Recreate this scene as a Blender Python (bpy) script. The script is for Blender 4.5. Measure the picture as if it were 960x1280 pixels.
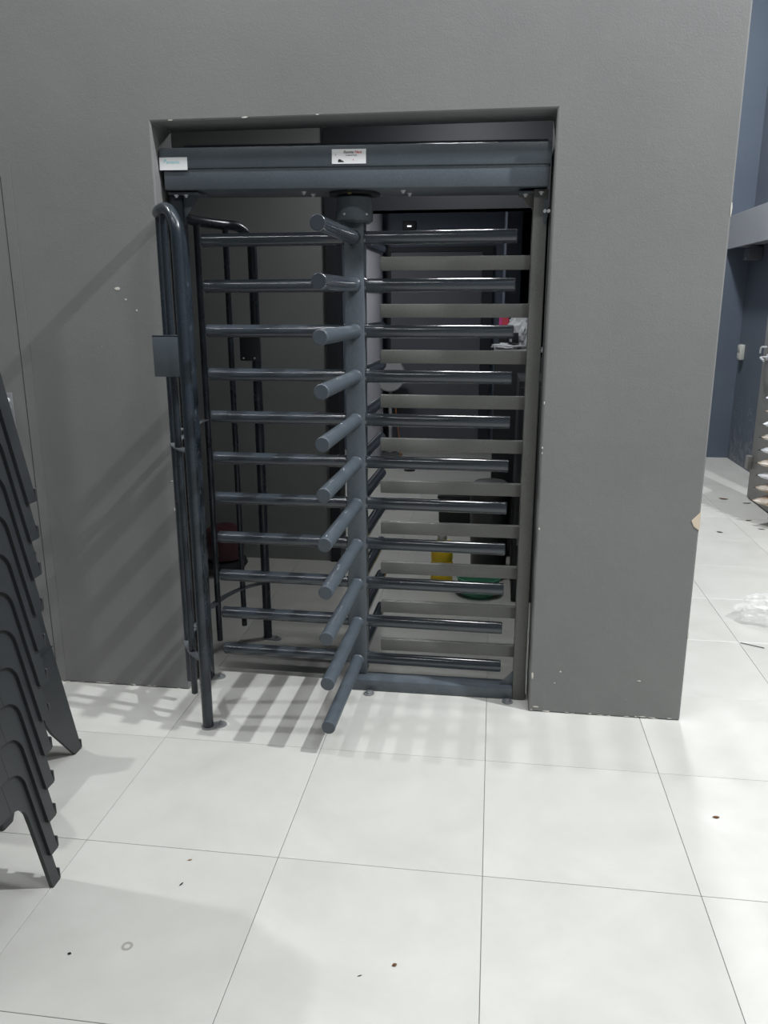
import bpy, bmesh, math, random
from mathutils import Vector, Matrix
random.seed(7)
PI = math.pi
for o in list(bpy.data.objects): bpy.data.objects.remove(o)
S = bpy.context.scene
COL = S.collection

# ---------------------------------------------------------------- camera
FPX, PITCH, YAW, ROLL = 993.9, 0.2551, 0.1355, -0.0017
cam_d = bpy.data.cameras.new('camera'); cam = bpy.data.objects.new('camera', cam_d); COL.objects.link(cam)
cam_d.sensor_fit = 'VERTICAL'; cam_d.sensor_height = 36.0; cam_d.sensor_width = 27.0
cam_d.lens = FPX / 1280.0 * 36.0
cam_d.clip_start = 0.05; cam_d.clip_end = 60
fw = Vector((-math.sin(YAW)*math.cos(PITCH), math.cos(YAW)*math.cos(PITCH), -math.sin(PITCH)))
r0 = Vector((math.cos(YAW), math.sin(YAW), 0)); u0 = r0.cross(fw)
rr = r0*math.cos(ROLL) + u0*math.sin(ROLL); uu = -r0*math.sin(ROLL) + u0*math.cos(ROLL)
mw = Matrix((rr, uu, -fw)).transposed().to_4x4(); mw.translation = Vector((0.080, -2.939, 1.58))
cam.matrix_world = mw
S.camera = cam

# ---------------------------------------------------------------- world, exposure
W = bpy.data.worlds.new('world'); S.world = W; W.use_nodes = True
W.node_tree.nodes['Background'].inputs[0].default_value = (0.75, 0.82, 0.9, 1)
W.node_tree.nodes['Background'].inputs[1].default_value = 0.05
S.view_settings.view_transform = 'Standard'; S.view_settings.look = 'None'
S.view_settings.exposure = 0.0; S.view_settings.gamma = 1.0; S.view_settings.use_curve_mapping = False

# ---------------------------------------------------------------- lamps
CEIL = 5.6
def area(name, loc, size, watts, color=(0.96, 0.98, 1.0), shape='DISK', rot=(0, 0, 0)):
    l = bpy.data.lights.new(name, 'AREA'); l.shape = shape; l.size = size; l.energy = watts; l.color = color
    o = bpy.data.objects.new(name, l); o.location = loc; o.rotation_euler = rot; COL.objects.link(o); return o
area('ceiling_lamp', (-3.3, -0.43, 5.4), 0.14, 95)
area('ceiling_lamp', (3.3, -1.0, 5.4), 0.14, 390)
t = area('tube_light', (0.1, -0.95, 4.9), 3.2, 85, shape='RECTANGLE'); t.data.size_y = 0.12  # added soft strip that brightens the upper wall; not a known fixture
area('ceiling_lamp', (2.1, -3.3, 5.4), 0.5, 62)
t = area('tube_light', (-1.9, -2.6, 4.6), 2.8, 40, shape='RECTANGLE'); t.data.size_y = 0.05
area('ceiling_lamp', (1.2, 3.6, 5.2), 0.4, 190)
area('inner_light', (-1.2, 3.9, 2.64), 0.35, 24)
area('inner_light', (-0.1, 1.1, 2.76), 0.3, 15)  # weak fill added over the vestibule for back wall and cabinet top

# ---------------------------------------------------------------- helpers
def link(name, bm, mat, parent=None, smooth=True, ang=35):
    me = bpy.data.meshes.new(name); bm.normal_update(); bm.to_mesh(me); bm.free()
    mats = mat if isinstance(mat, (list, tuple)) else [mat]
    for m in mats: me.materials.append(m)
    if smooth:
        me.polygons.foreach_set('use_smooth', [True]*len(me.polygons)); me.set_sharp_from_angle(angle=math.radians(ang))
    o = bpy.data.objects.new(name, me); COL.objects.link(o)
    if parent is not None: o.parent = parent
    return o
def tag(o, label, cat, group=None):
    o['label'] = label; o['category'] = cat
    if group: o['group'] = group
    return o
def thing(name, label, cat, loc=(0, 0, 0), rz=0, group=None):
    o = bpy.data.objects.new(name, None); o.empty_display_size = 0.1; COL.objects.link(o)
    o.location = loc; o.rotation_euler = (0, 0, rz); return tag(o, label, cat, group)
def struct(name, bm, m, parent=None, smooth=False):
    o = link(name, bm, m, parent, smooth)
    if parent is None: o['kind'] = 'structure'
    return o
def box(bm, x0, x1, y0, y1, z0, z1, bev=0, mi=0, seg=2, M=None):
    vs = [bm.verts.new((x, y, z)) for x in (x0, x1) for y in (y0, y1) for z in (z0, z1)]
    fs = [bm.faces.new([vs[i] for i in q]) for q in ((0, 1, 3, 2), (4, 6, 7, 5), (0, 4, 5, 1), (2, 3, 7, 6), (0, 2, 6, 4), (1, 5, 7, 3))]
    for f in fs: f.material_index = mi
    geo = vs
    if bev:
        es = list({e for f in fs for e in f.edges})
        r = bmesh.ops.bevel(bm, geom=es, offset=bev, segments=seg, affect='EDGES', profile=0.5)
        geo = list({v for f in r['faces'] for v in f.verts} | {v for v in vs if v.is_valid})
        for f in r['faces']: f.material_index = mi
    if M is not None:
        for v in geo: v.co = M @ v.co
    return geo
def BM(*a, **k):
    bm = bmesh.new()
    if a: box(bm, *a, **k)
    return bm
def tube(bm, pts, r, n=20, caps=True, bev=0.0, squash=None):
    """sweep a circle along pts; r scalar or list; bev rounds the end rims"""
    pts = [Vector(p) for p in pts]
    rs = list(r) if isinstance(r, (list, tuple)) else [r]*len(pts)
    if bev:
        d0 = (pts[1]-pts[0]).normalized(); d1 = (pts[-1]-pts[-2]).normalized()
        pts = [pts[0], pts[0]+d0*bev] + pts[1:-1] + [pts[-1]-d1*bev, pts[-1]]
        rs = [rs[0]-bev, rs[0]] + rs[1:-1] + [rs[-1], rs[-1]-bev]
    T = []
    for i in range(len(pts)):
        a = pts[max(i-1, 0)]; b = pts[min(i+1, len(pts)-1)]; T.append((b-a).normalized())
    up = Vector((0, 0, 1)) if abs(T[0].z) < 0.9 else Vector((1, 0, 0))
    N = T[0].cross(up).normalized(); rings = []
    for i, p in enumerate(pts):
        if i: 
            N = (N - T[i]*N.dot(T[i])).normalized()
        B = T[i].cross(N)
        rings.append([bm.verts.new(p + (N*math.cos(2*PI*k/n) + B*math.sin(2*PI*k/n))*rs[i]) for k in range(n)])
    for a, b in zip(rings, rings[1:]):
        for k in range(n): bm.faces.new((a[k], a[(k+1) % n], b[(k+1) % n], b[k]))
    if caps:
        bm.faces.new(list(reversed(rings[0]))); bm.faces.new(rings[-1])
def lathe(bm, prof, n=32, c=(0, 0), sx=1, sy=1):
    rings = []
    for r, z in prof:
        if r < 1e-6: rings.append([bm.verts.new((c[0], c[1], z))])
        else: rings.append([bm.verts.new((c[0]+sx*r*math.cos(2*PI*k/n), c[1]+sy*r*math.sin(2*PI*k/n), z)) for k in range(n)])
    for a, b in zip(rings, rings[1:]):
        for k in range(n):
            k2 = (k+1) % n
            if len(a) == 1 and len(b) == 1: continue
            if len(a) == 1: bm.faces.new((a[0], b[k2], b[k]))
            elif len(b) == 1: bm.faces.new((a[k], a[k2], b[0]))
            else: bm.faces.new((a[k], a[k2], b[k2], b[k]))
def prism(bm, pts, off):
    """polygon pts (3D) extruded by vector off"""
    off = Vector(off); a = [bm.verts.new(p) for p in pts]; b = [bm.verts.new(Vector(p)+off) for p in pts]
    bm.faces.new(a); bm.faces.new(list(reversed(b)))
    n = len(pts)
    for i in range(n): bm.faces.new((a[i], b[i], b[(i+1) % n], a[(i+1) % n]))
    bmesh.ops.recalc_face_normals(bm, faces=bm.faces)
def fillet(p, r, k=7):
    """round the inner corners of polyline p"""
    p = [Vector(q) for q in p]; out = [p[0]]
    for a, b, c in zip(p, p[1:], p[2:]):
        u = (a-b); v = (c-b); rad = min(r, u.length*0.49, v.length*0.49)
        s = b+u.normalized()*rad; e = b+v.normalized()*rad
        for i in range(k+1):
            t = i/k; out.append(s*(1-t)**2 + b*2*t*(1-t) + e*t*t)
    return out + [p[-1]]

# ---------------------------------------------------------------- materials
def new_mat(name, col, rough=0.5, metal=0.0, spec=0.5):
    m = bpy.data.materials.new(name); m.use_nodes = True; b = m.node_tree.nodes['Principled BSDF']
    b.inputs['Base Color'].default_value = (*col, 1); b.inputs['Roughness'].default_value = rough
    b.inputs['Metallic'].default_value = metal; b.inputs['Specular IOR Level'].default_value = spec
    return m
def nodes(m): return m.node_tree.nodes, m.node_tree.links, m.node_tree.nodes['Principled BSDF']
def noise(m, scale, detail=4, rough=0.55, coord='Object', vec=None, dim='3D', dist=0):
    N, L, b = nodes(m)
    t = N.new('ShaderNodeTexNoise'); t.noise_dimensions = dim
    t.inputs['Scale'].default_value = scale; t.inputs['Detail'].default_value = detail; t.inputs['Roughness'].default_value = rough
    t.inputs['Distortion'].default_value = dist
    if vec is None:
        c = N.new('ShaderNodeTexCoord'); vec = c.outputs[coord]
    L.new(vec, t.inputs['Vector']); return t
def ramp(m, fac, stops):
    N, L, b = nodes(m); r = N.new('ShaderNodeValToRGB')
    while len(r.color_ramp.elements) < len(stops): r.color_ramp.elements.new(0.5)
    for e, (p, c) in zip(r.color_ramp.elements, stops): e.position = p; e.color = (*c, 1)
    L.new(fac, r.inputs['Fac']); return r
def mixc(m, fac, a, b2, mode='MIX'):
    N, L, b = nodes(m); x = N.new('ShaderNodeMix'); x.data_type = 'RGBA'; x.blend_type = mode
    if isinstance(fac, (int, float)): x.inputs[0].default_value = fac
    else: L.new(fac, x.inputs[0])
    for i, v in ((6, a), (7, b2)):
        if isinstance(v, tuple): x.inputs[i].default_value = (*v, 1)
        else: L.new(v, x.inputs[i])
    return x.outputs[2]
def bump(m, h, strength, dist=0.002):
    N, L, b = nodes(m); n = N.new('ShaderNodeBump'); n.inputs['Strength'].default_value = strength; n.inputs['Distance'].default_value = dist
    L.new(h, n.inputs['Height']); 
    if b.inputs['Normal'].links: L.new(b.inputs['Normal'].links[0].from_socket, n.inputs['Normal'])
    L.new(n.outputs[0], b.inputs['Normal'])
def maprange(m, v, a, b2, c, d):
    N, L, b = nodes(m); x = N.new('ShaderNodeMapRange'); L.new(v, x.inputs[0])
    for i, q in enumerate((a, b2, c, d)): x.inputs[i+1].default_value = q
    return x.outputs[0]

# painted plaster wall: roller relief, soft cloudiness, scuffs
def wall_mat(name, c0, c1, rough=0.62):
    m = new_mat(name, c0, rough); N, L, b = nodes(m)
    n1 = noise(m, 1.6, 5, 0.6); n2 = noise(m, 26, 3, 0.6); n3 = noise(m, 190, 2, 0.5)
    c = ramp(m, n1.outputs[0], [(0.3, c0), (0.7, c1)]).outputs[0]
    g = ramp(m, n2.outputs[0], [(0.60, (0, 0, 0)), (0.78, (1, 1, 1))])
    c = mixc(m, maprange(m, g.outputs[0], 0, 1, 0, 0.12), c, tuple(x*1.5 for x in c1))
    sp = noise(m, 60, 2, 0.4); s = ramp(m, sp.outputs[0], [(0.80, (0, 0, 0)), (0.815, (1, 1, 1))])
    c = mixc(m, s.outputs[0], c, (0.42, 0.41, 0.38))
    L.new(c, b.inputs['Base Color'])
    L.new(maprange(m, n1.outputs[0], 0.3, 0.7, rough-0.06, rough+0.06), b.inputs['Roughness'])
    bump(m, n3.outputs[0], 0.16, 0.003); bump(m, n2.outputs[0], 0.10, 0.006)
    return m
M_wall = wall_mat('grey_painted_plaster', (0.180, 0.183, 0.181), (0.205, 0.208, 0.204))
M_wall_in = wall_mat('charcoal_painted_plaster', (0.20, 0.206, 0.205), (0.225, 0.231, 0.226))
M_wall_blue = wall_mat('slate_blue_painted_plaster', (0.085, 0.107, 0.145), (0.10, 0.125, 0.165))
def scuffs(m):
    N, L, b = nodes(m); tc = N.new('ShaderNodeTexCoord'); sp = N.new('ShaderNodeSeparateXYZ'); L.new(tc.outputs['Object'], sp.inputs[0])
    n = noise(m, 5.0, 3, 0.5, dist=2.2); d = N.new('ShaderNodeMath'); d.operation = 'SUBTRACT'; L.new(n.outputs[0], d.inputs[0]); d.inputs[1].default_value = 0.5
    a = N.new('ShaderNodeMath'); a.operation = 'ABSOLUTE'; L.new(d.outputs[0], a.inputs[0])
    line = maprange(m, a.outputs[0], 0.0, 0.02, 1, 0); n2 = noise(m, 3.3, 2, 0.5); br = maprange(m, n2.outputs[0], 0.50, 0.62, 0, 1); low = maprange(m, sp.outputs[2], 0.25, 0.85, 1, 0)
    p = N.new('ShaderNodeMath'); p.operation = 'MULTIPLY'; L.new(line, p.inputs[0]); L.new(br, p.inputs[1]); q = N.new('ShaderNodeMath'); q.operation = 'MULTIPLY'; L.new(p.outputs[0], q.inputs[0]); L.new(low, q.inputs[1])
    n3 = noise(m, 12, 5, 0.7); hz = maprange(m, n3.outputs[0], 0.45, 0.75, 0, 0.45); low2 = maprange(m, sp.outputs[2], 0.0, 0.55, 1, 0)
    h = N.new('ShaderNodeMath'); h.operation = 'MULTIPLY'; L.new(hz, h.inputs[0]); L.new(low2, h.inputs[1]); mx = N.new('ShaderNodeMath'); mx.operation = 'MAXIMUM'; L.new(h.outputs[0], mx.inputs[0]); L.new(q.outputs[0], mx.inputs[1])
    src = b.inputs['Base Color'].links[0].from_socket; L.new(mixc(m, mx.outputs[0], src, (0.50, 0.51, 0.52)), b.inputs['Base Color'])
M_wall_scuff = wall_mat('scuffed_slate_paint', (0.088, 0.105, 0.135), (0.105, 0.125, 0.155)); scuffs(M_wall_scuff)
M_wall_room = wall_mat('hall_wall_paint', (0.12, 0.125, 0.13), (0.14, 0.145, 0.15))
M_ceil = new_mat('ceiling_paint', (0.16, 0.165, 0.17), 0.8)
M_ceil_dark = new_mat('dark_ceiling_paint', (0.06, 0.062, 0.07), 0.8)

# porcelain floor tile
def tile_mat():
    m = new_mat('porcelain_tile', (0.6, 0.6, 0.57), 0.3, spec=0.5); N, L, b = nodes(m)
    tc = N.new('ShaderNodeTexCoord'); oi = N.new('ShaderNodeObjectInfo')
    ad = N.new('ShaderNodeVectorMath'); ad.operation = 'ADD'; cx = N.new('ShaderNodeCombineXYZ')
    mu = N.new('ShaderNodeMath'); mu.operation = 'MULTIPLY'; mu.inputs[1].default_value = 40; L.new(oi.outputs['Random'], mu.inputs[0])
    L.new(mu.outputs[0], cx.inputs[2]); L.new(tc.outputs['Object'], ad.inputs[0]); L.new(cx.outputs[0], ad.inputs[1])
    v = ad.outputs[0]
    n1 = noise(m, 2.2, 8, 0.62, vec=v, dist=0.8); n2 = noise(m, 7, 5, 0.55, vec=v); n3 = noise(m, 70, 3, 0.6, vec=v)
    c = ramp(m, n1.outputs[0], [(0.28, (0.455, 0.452, 0.42)), (0.72, (0.565, 0.562, 0.53))]).outputs[0]
    c2 = ramp(m, n2.outputs[0], [(0.3, (0.47, 0.466, 0.434)), (0.75, (0.57, 0.567, 0.535))]).outputs[0]
    c = mixc(m, 0.35, c, c2)
    g = ramp(m, n3.outputs[0], [(0.70, (0, 0, 0)), (0.80, (1, 1, 1))]); c = mixc(m, maprange(m, g.outputs[0], 0, 1, 0, 0.12), c, (0.66, 0.655, 0.62))
    t = N.new('ShaderNodeMath'); t.operation = 'MULTIPLY_ADD'; L.new(oi.outputs['Random'], t.inputs[0]); t.inputs[1].default_value = 0.05; t.inputs[2].default_value = 0.975
    hs = N.new('ShaderNodeHueSaturation'); L.new(c, hs.inputs['Color']); L.new(t.outputs[0], hs.inputs['Value'])
    L.new(hs.outputs[0], b.inputs['Base Color'])
    L.new(maprange(m, n2.outputs[0], 0.3, 0.7, 0.28, 0.36), b.inputs['Roughness'])
    bump(m, n2.outputs[0], 0.015, 0.002)
    return m
M_tile = tile_mat()
M_grout = new_mat('grout', (0.31, 0.29, 0.25), 0.9)

# hammered powder coat of the turnstile
def coat(name, c, rough=0.33, grain=0.25):
    m = new_mat(name, c, rough); N, L, b = nodes(m)
    n1 = noise(m, 6, 4, 0.6); n2 = noise(m, 330, 2, 0.6)
    cc = ramp(m, n1.outputs[0], [(0.3, tuple(x*0.94 for x in c)), (0.72, tuple(x*1.06 for x in c))]).outputs[0]
    L.new(mixc(m, maprange(m, n2.outputs[0], 0.52, 0.72, 0, 0.5), cc, tuple(min(1, x*1.9+0.01) for x in c)), b.inputs['Base Color'])
    L.new(maprange(m, n1.outputs[0], 0.3, 0.7, rough-0.02, rough+0.04), b.inputs['Roughness'])
    bump(m, n2.outputs[0], grain, 0.0012); return m
M_coat = coat('slate_powder_coat', (0.085, 0.102, 0.118))
M_arm = coat('slate_powder_coat_tube', (0.044, 0.054, 0.066), 0.18, 0.06)
N, L, b = nodes(M_arm); b.inputs['Coat Weight'].default_value = 0.7; b.inputs['Coat Roughness'].default_value = 0.09
M_arm_pale = coat('paler_powder_coat_tube', (0.068, 0.084, 0.100), 0.38, 0.12)  # paler, rougher coat for the lower front-wing arms
M_guard = coat('guard_rail_coat', (0.019, 0.026, 0.034), 0.26, 0.05)
M_comb = coat('comb_bar_coat', (0.112, 0.114, 0.106), 0.42, 0.35)
M_strap = coat('strap_coat', (0.085, 0.095, 0.105), 0.5, 0.1)
M_zinc = new_mat('zinc_bolt', (0.78, 0.79, 0.80), 0.35, 0.55)
M_steel = new_mat('satin_steel', (0.30, 0.31, 0.32), 0.4, 0.5)
M_black = new_mat('matt_black', (0.012, 0.013, 0.015), 0.5)
M_white = new_mat('white_sticker', (0.86, 0.87, 0.87), 0.35)
M_ink = new_mat('black_ink', (0.02, 0.02, 0.03), 0.5); M_red = new_mat('red_ink', (0.55, 0.03, 0.03), 0.5)
M_cyan = new_mat('pale_cyan_ink', (0.25, 0.68, 0.75), 0.5)
M_chip = new_mat('bare_plaster', (0.62, 0.60, 0.54), 0.9)
M_brick = new_mat('bare_plaster_corner', (0.68, 0.58, 0.45), 0.9)

# ================================================================ SETTING
TS, OX, OY = 0.5997, -1.104, -1.583
# the slab under the tiles is the floor; every tile in view is its own piece
fb = BM(-6.2, 6.2, -7.2, 6.2, -0.12, -0.0045)
floor = struct('floor', fb, M_grout)
def in_view(x, y, z=0.0, mg=25):
    d = Vector((x, y, z)) - mw.translation; zz = d.dot(fw)
    if zz < 0.05: return False
    px = 480 + FPX*d.dot(rr)/zz; py = 640 - FPX*d.dot(uu)/zz
    return -mg < px < 960+mg and -mg < py < 1280+mg
g = 0.0008
bm = BM(g, TS-g, g, TS-g, -0.010, 0.0, bev=0.0008, seg=1)
tile_me = None; rest = []
for i in range(-9, 13):
    for j in range(-10, 14):
        x0, y0 = OX+i*TS, OY+j*TS
        if x0 < -6.1 or x0+TS > 6.1 or y0 < -7.1 or y0+TS > 6.25: continue
        vis = any(in_view(x0+a*TS/4, y0+b*TS/4) for a in range(5) for b in range(5))
        # tiles wholly behind the front wall, outside the opening, cannot be seen
        if vis and y0 > 0.2 and x0 > 0.30 and x0+TS < 0.80 and y0 < 1.5: vis = False
        if vis and y0 > 0.25 and x0+TS < -1.7: vis = False
        if vis:
            if tile_me is None:
                t = link('tile', bm, M_tile, floor, smooth=False); tile_me = t.data
            else:
                t = bpy.data.objects.new('tile', tile_me); COL.objects.link(t); t.parent = floor
            t.location = (x0, y0, random.uniform(-0.0003, 0.0))
        else: rest.append((x0, y0))
bm = bmesh.new()
for x0, y0 in rest: box(bm, x0+g, x0+TS-g, y0+g, y0+TS-g, -0.010, -0.0001)
t = link('tile_field', bm, M_tile, floor, smooth=False); t['kind'] = 'stuff'

# front wall with the opening for the turnstile and the flush door at the left
XL, XR, XC, ZT, TH = -1.155, 0.262, 0.847, 2.209, 0.19
DL, DR, DT = -2.66, -1.753, 2.037
bm = bmesh.new()
def slab_with_holes(bm, x0, x1, z0, z1, y0, y1, holes):
    xs = sorted({x0, x1, *[h[0] for h in holes], *[h[1] for h in holes]}); zs = sorted({z0, z1, *[h[2] for h in holes], *[h[3] for h in holes]})
    V = {}
    def v(x, y, z):
        k = (round(x, 5), round(y, 5), round(z, 5))
        if k not in V: V[k] = bm.verts.new(k)
        return V[k]
    solid = {}
    for i in range(len(xs)-1):
        for j in range(len(zs)-1):
            cx, cz = (xs[i]+xs[i+1])/2, (zs[j]+zs[j+1])/2
            solid[i, j] = not any(h[0] < cx < h[1] and h[2] < cz < h[3] for h in holes)
    for (i, j), s in solid.items():
        if not s: continue
        a, b, c, d = xs[i], xs[i+1], zs[j], zs[j+1]
        bm.faces.new((v(a, y0, c), v(b, y0, c), v(b, y0, d), v(a, y0, d)))
        bm.faces.new((v(a, y1, c), v(a, y1, d), v(b, y1, d), v(b, y1, c)))
        if not solid.get((i-1, j)): bm.faces.new((v(a, y0, c), v(a, y0, d), v(a, y1, d), v(a, y1, c)))
        if not solid.get((i+1, j)): bm.faces.new((v(b, y0, c), v(b, y1, c), v(b, y1, d), v(b, y0, d)))
        if not solid.get((i, j-1)): bm.faces.new((v(a, y0, c), v(a, y1, c), v(b, y1, c), v(b, y0, c)))
        if not solid.get((i, j+1)): bm.faces.new((v(a, y0, d), v(b, y0, d), v(b, y1, d), v(a, y1, d)))
slab_with_holes(bm, -6, XC, 0.001, CEIL, 0, TH, [(XL, XR, 0.001, ZT), (DL-0.004, DR+0.004, 0.001, DT+0.004)])
wall_front = struct('wall_front', bm, M_wall)
md = wall_front.modifiers.new('bevel', 'BEVEL'); md.width = 0.006; md.segments = 2; md.limit_method = 'ANGLE'
# paint chips along the jambs, the corner and the foot of the wall
bm = bmesh.new()
def chip(bm, x, z, w, h, y=-0.0008, t=0.0012):
    n = 7; ph = random.random()*6
    ps = [(x+w/2*math.cos(2*PI*k/n+ph)*random.uniform(0.7, 1.1), y, z+h/2*math.sin(2*PI*k/n+ph)*random.uniform(0.7, 1.1)) for k in range(n)]
    vs = [bm.verts.new(p) for p in ps]; c = bm.verts.new((x, y-t, z))
    for k in range(n): bm.faces.new((vs[k], vs[(k+1) % n], c))
for x, z, w, h in ((-1.163, 0.79, 0.012, 0.016), (-1.159, 0.72, 0.006, 0.018), (-1.160, 0.66, 0.005, 0.006), (-1.158, 0.60, 0.005, 0.010), (-1.168, 0.905, 0.014, 0.003),
                   (0.266, 1.235, 0.004, 0.014), (0.267, 1.07, 0.006, 0.010), (0.267, 1.05, 0.004, 0.008), (0.270, 0.76, 0.006, 0.012), (0.272, 0.155, 0.009, 0.036),
                   (0.29, 0.022, 0.03, 0.008), (0.845, 1.885, 0.006, 0.05), (0.846, 0.36, 0.006, 0.03),
                   (-1.08, 2.212, 0.018, 0.004), (-0.81, 2.213, 0.026, 0.006), (-0.55, 2.214, 0.012, 0.004), (-1.33, 1.64, 0.028, 0.014), (-1.30, 1.60, 0.010, 0.008), (-1.26, 1.56, 0.008, 0.012),
                   (0.38, 0.18, 0.008, 0.008), (0.68, 0.16, 0.02, 0.006), (0.36, 0.13, 0.006, 0.005)):
    chip(bm, x, z, w, h)
for k in range(34):
    chip(bm, random.choice((random.uniform(-1.9, -1.17), random.uniform(0.27, 0.84))), random.uniform(0.0015, 0.008), random.uniform(0.008, 0.04), random.uniform(0.002, 0.006))
p = link('paint_chips', bm, M_chip, wall_front); p['kind'] = 'stuff'
bm = bmesh.new()
ps = [(XC+0.0005, -0.0015, 0.775), (XC+0.0005, -0.0015, 0.845), (XC-0.012, -0.0015, 0.832), (XC-0.030, -0.0015, 0.812), (XC-0.020, -0.0015, 0.790)]
prism(bm, ps, (0.0008, 0.04, 0))
p = link('broken_corner', bm, M_brick, wall_front); p['label'] = 'bare beige plaster where the corner is knocked off'

# flush door in the front wall, its frame line and its lock
door = struct('door_1', BM(DL, DR, 0.0, 0.045, 0.006, DT, bev=0.002), M_wall)
bm = bmesh.new()
box(bm, DR+0.004, DR+0.043, -0.0015, 0.0, 0.004, DT+0.045); box(bm, DL-0.043, DL-0.004, -0.0015, 0.0, 0.004, DT+0.045); box(bm, DL-0.004, DR+0.004, -0.0015, 0.0, DT+0.004, DT+0.045)
struct('trim_1', bm, M_wall)
bm = bmesh.new(); tube(bm, [(-1.826, 0.0, 1.215), (-1.826, -0.022, 1.215)], 0.011, 20, bev=0.002); tube(bm, [(-1.826, -0.022, 1.215), (-1.826, -0.026, 1.215)], 0.006, 16)
h = link('door_lock', bm, M_zinc, door)
bm = bmesh.new(); box(bm, -1.845, -1.805, -0.006, 0.0, 1.07, 1.245, bev=0.002); link('escutcheon', bm, M_steel, door)
bm = bmesh.new(); tube(bm, fillet([(-1.826, -0.005, 1.19), (-1.826, -0.05, 1.19), (-1.94, -0.05, 1.19)], 0.015), 0.008, 14); link('door_handle', bm, M_zinc, door)

# vestibule and rooms behind
YB = 1.8
bm = bmesh.new(); slab_with_holes(bm, -2.2, 0.75, 0.0, 2.8, YB, YB+0.14, [(-0.84, 0.62, 0.0, 2.094)])
struct('wall_back', bm, M_wall_in)
bm = bmesh.new(); box(bm, -0.902, -0.838, YB-0.02, YB+0.16, 0.0, 2.094); box(bm, -0.902, 0.62, YB-0.02, YB+0.16, 2.094, 2.79)
struct('trim_2', bm, new_mat('header_shade_tone', (0.016, 0.017, 0.021), 0.6))  # door trim; near-black header puts the shade above the opening into colour
struct('wall_left', BM(-2.2, -2.1, TH, YB+0.0, 0, 2.8), M_wall_in)
struct('wall_right', BM(0.62, 0.75, TH, YB, 0, 2.8), M_wall_in)
struct('wall_side', BM(0.14, 0.24, 2.7, 5.8, 0, 2.8), M_wall_blue)
struct('wall_divider', BM(0.75, XC-0.001, TH, 5.8, 0, CEIL), M_wall)
struct('wall_pantry', BM(-3.0, -2.9, YB+0.14, 5.8, 0, 2.8), M_wall_blue)
struct('ceiling_vestibule', BM(-3.0, 0.75, TH, 5.8, 2.8, 2.9), M_ceil_dark)
struct('wall_far', BM(-3.0, 2.9, 5.8, 5.95, 0, CEIL), M_wall_blue)
# corridor at the right: side wall, bulkhead, ceiling
struct('wall_corridor', BM(2.57, 2.72, 3.0, 5.8, 0, CEIL), M_wall_scuff)
bm = bmesh.new(); box(bm, 2.348, 2.57, 3.0, 5.8, 2.125, 2.42, bev=0.004); box(bm, 2.338, 2.37, 3.0, 5.8, 2.107, 2.135)
M_bulk = wall_mat('pale_grey_bulkhead_paint', (0.26, 0.27, 0.29), (0.31, 0.32, 0.34))
struct('trim_3', bm, M_bulk)
struct('wall_return', BM(2.72, 6.0, 3.0, 3.1, 0, CEIL), M_wall_room)
struct('wall_east', BM(6.0, 6.15, -7.0, 3.1, 0, CEIL), M_wall_room)
struct('wall_west', BM(-6.15, -6.0, -7.0, 0.2, 0, CEIL), M_wall_room)
struct('wall_rear', BM(-6.15, 6.15, -7.15, -7.0, 0, CEIL), M_wall_room)
struct('ceiling', BM(-6.15, 6.15, -7.15, 6.0, CEIL, CEIL+0.12), M_ceil)

# door in the far wall, seen between the turnstile bars
d2 = struct('door_2', BM(-1.03, -0.07, 5.765, 5.80, 0.004, 2.11, bev=0.003), wall_mat('dark_door_paint', (0.10, 0.105, 0.125), (0.115, 0.12, 0.14), 0.5))
bm = bmesh.new(); box(bm, -1.085, -1.033, 5.755, 5.80, 0.0, 2.165); box(bm, -0.067, 0.04, 5.755, 5.80, 0.0, 2.165); box(bm, -1.033, -0.067, 5.755, 5.80, 2.113, 2.165)
struct('trim_4', bm, new_mat('door_frame_black', (0.02, 0.021, 0.028), 0.6))
bm = bmesh.new(); tube(bm, fillet([(-0.14, 5.765, 1.05), (-0.14, 5.71, 1.05), (-0.25, 5.71, 1.05)], 0.015), 0.009, 12); link('door_handle', bm, M_steel, d2)
# pale round column by that door
bm = bmesh.new(); lathe(bm, [(0, 0.0), (0.18, 0.0), (0.18, 2.8), (0, 2.8)], 40, (-1.26, 5.50)); struct('trim_5', bm, wall_mat('pale_column_paint', (0.42, 0.42, 0.46), (0.48, 0.48, 0.52)), smooth=True)

# ================================================================ TURNSTILE
PXc, PYc, R, RA = -0.453, 0.176, 0.602, 0.025
TURN = thing('full_height_turnstile', 'dark slate full-height turnstile with stacked horizontal bars filling the wall opening', 'turnstile', (PXc, PYc, 0))
def T(name, bm, m, parent=None, **k):
    """build in world coordinates, then hang under the turnstile (or one of its parts)"""
    par = parent or TURN
    bm.transform(Matrix.Translation((-PXc, -PYc, 0)))
    return link(name, bm, m, par, **k)
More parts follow.
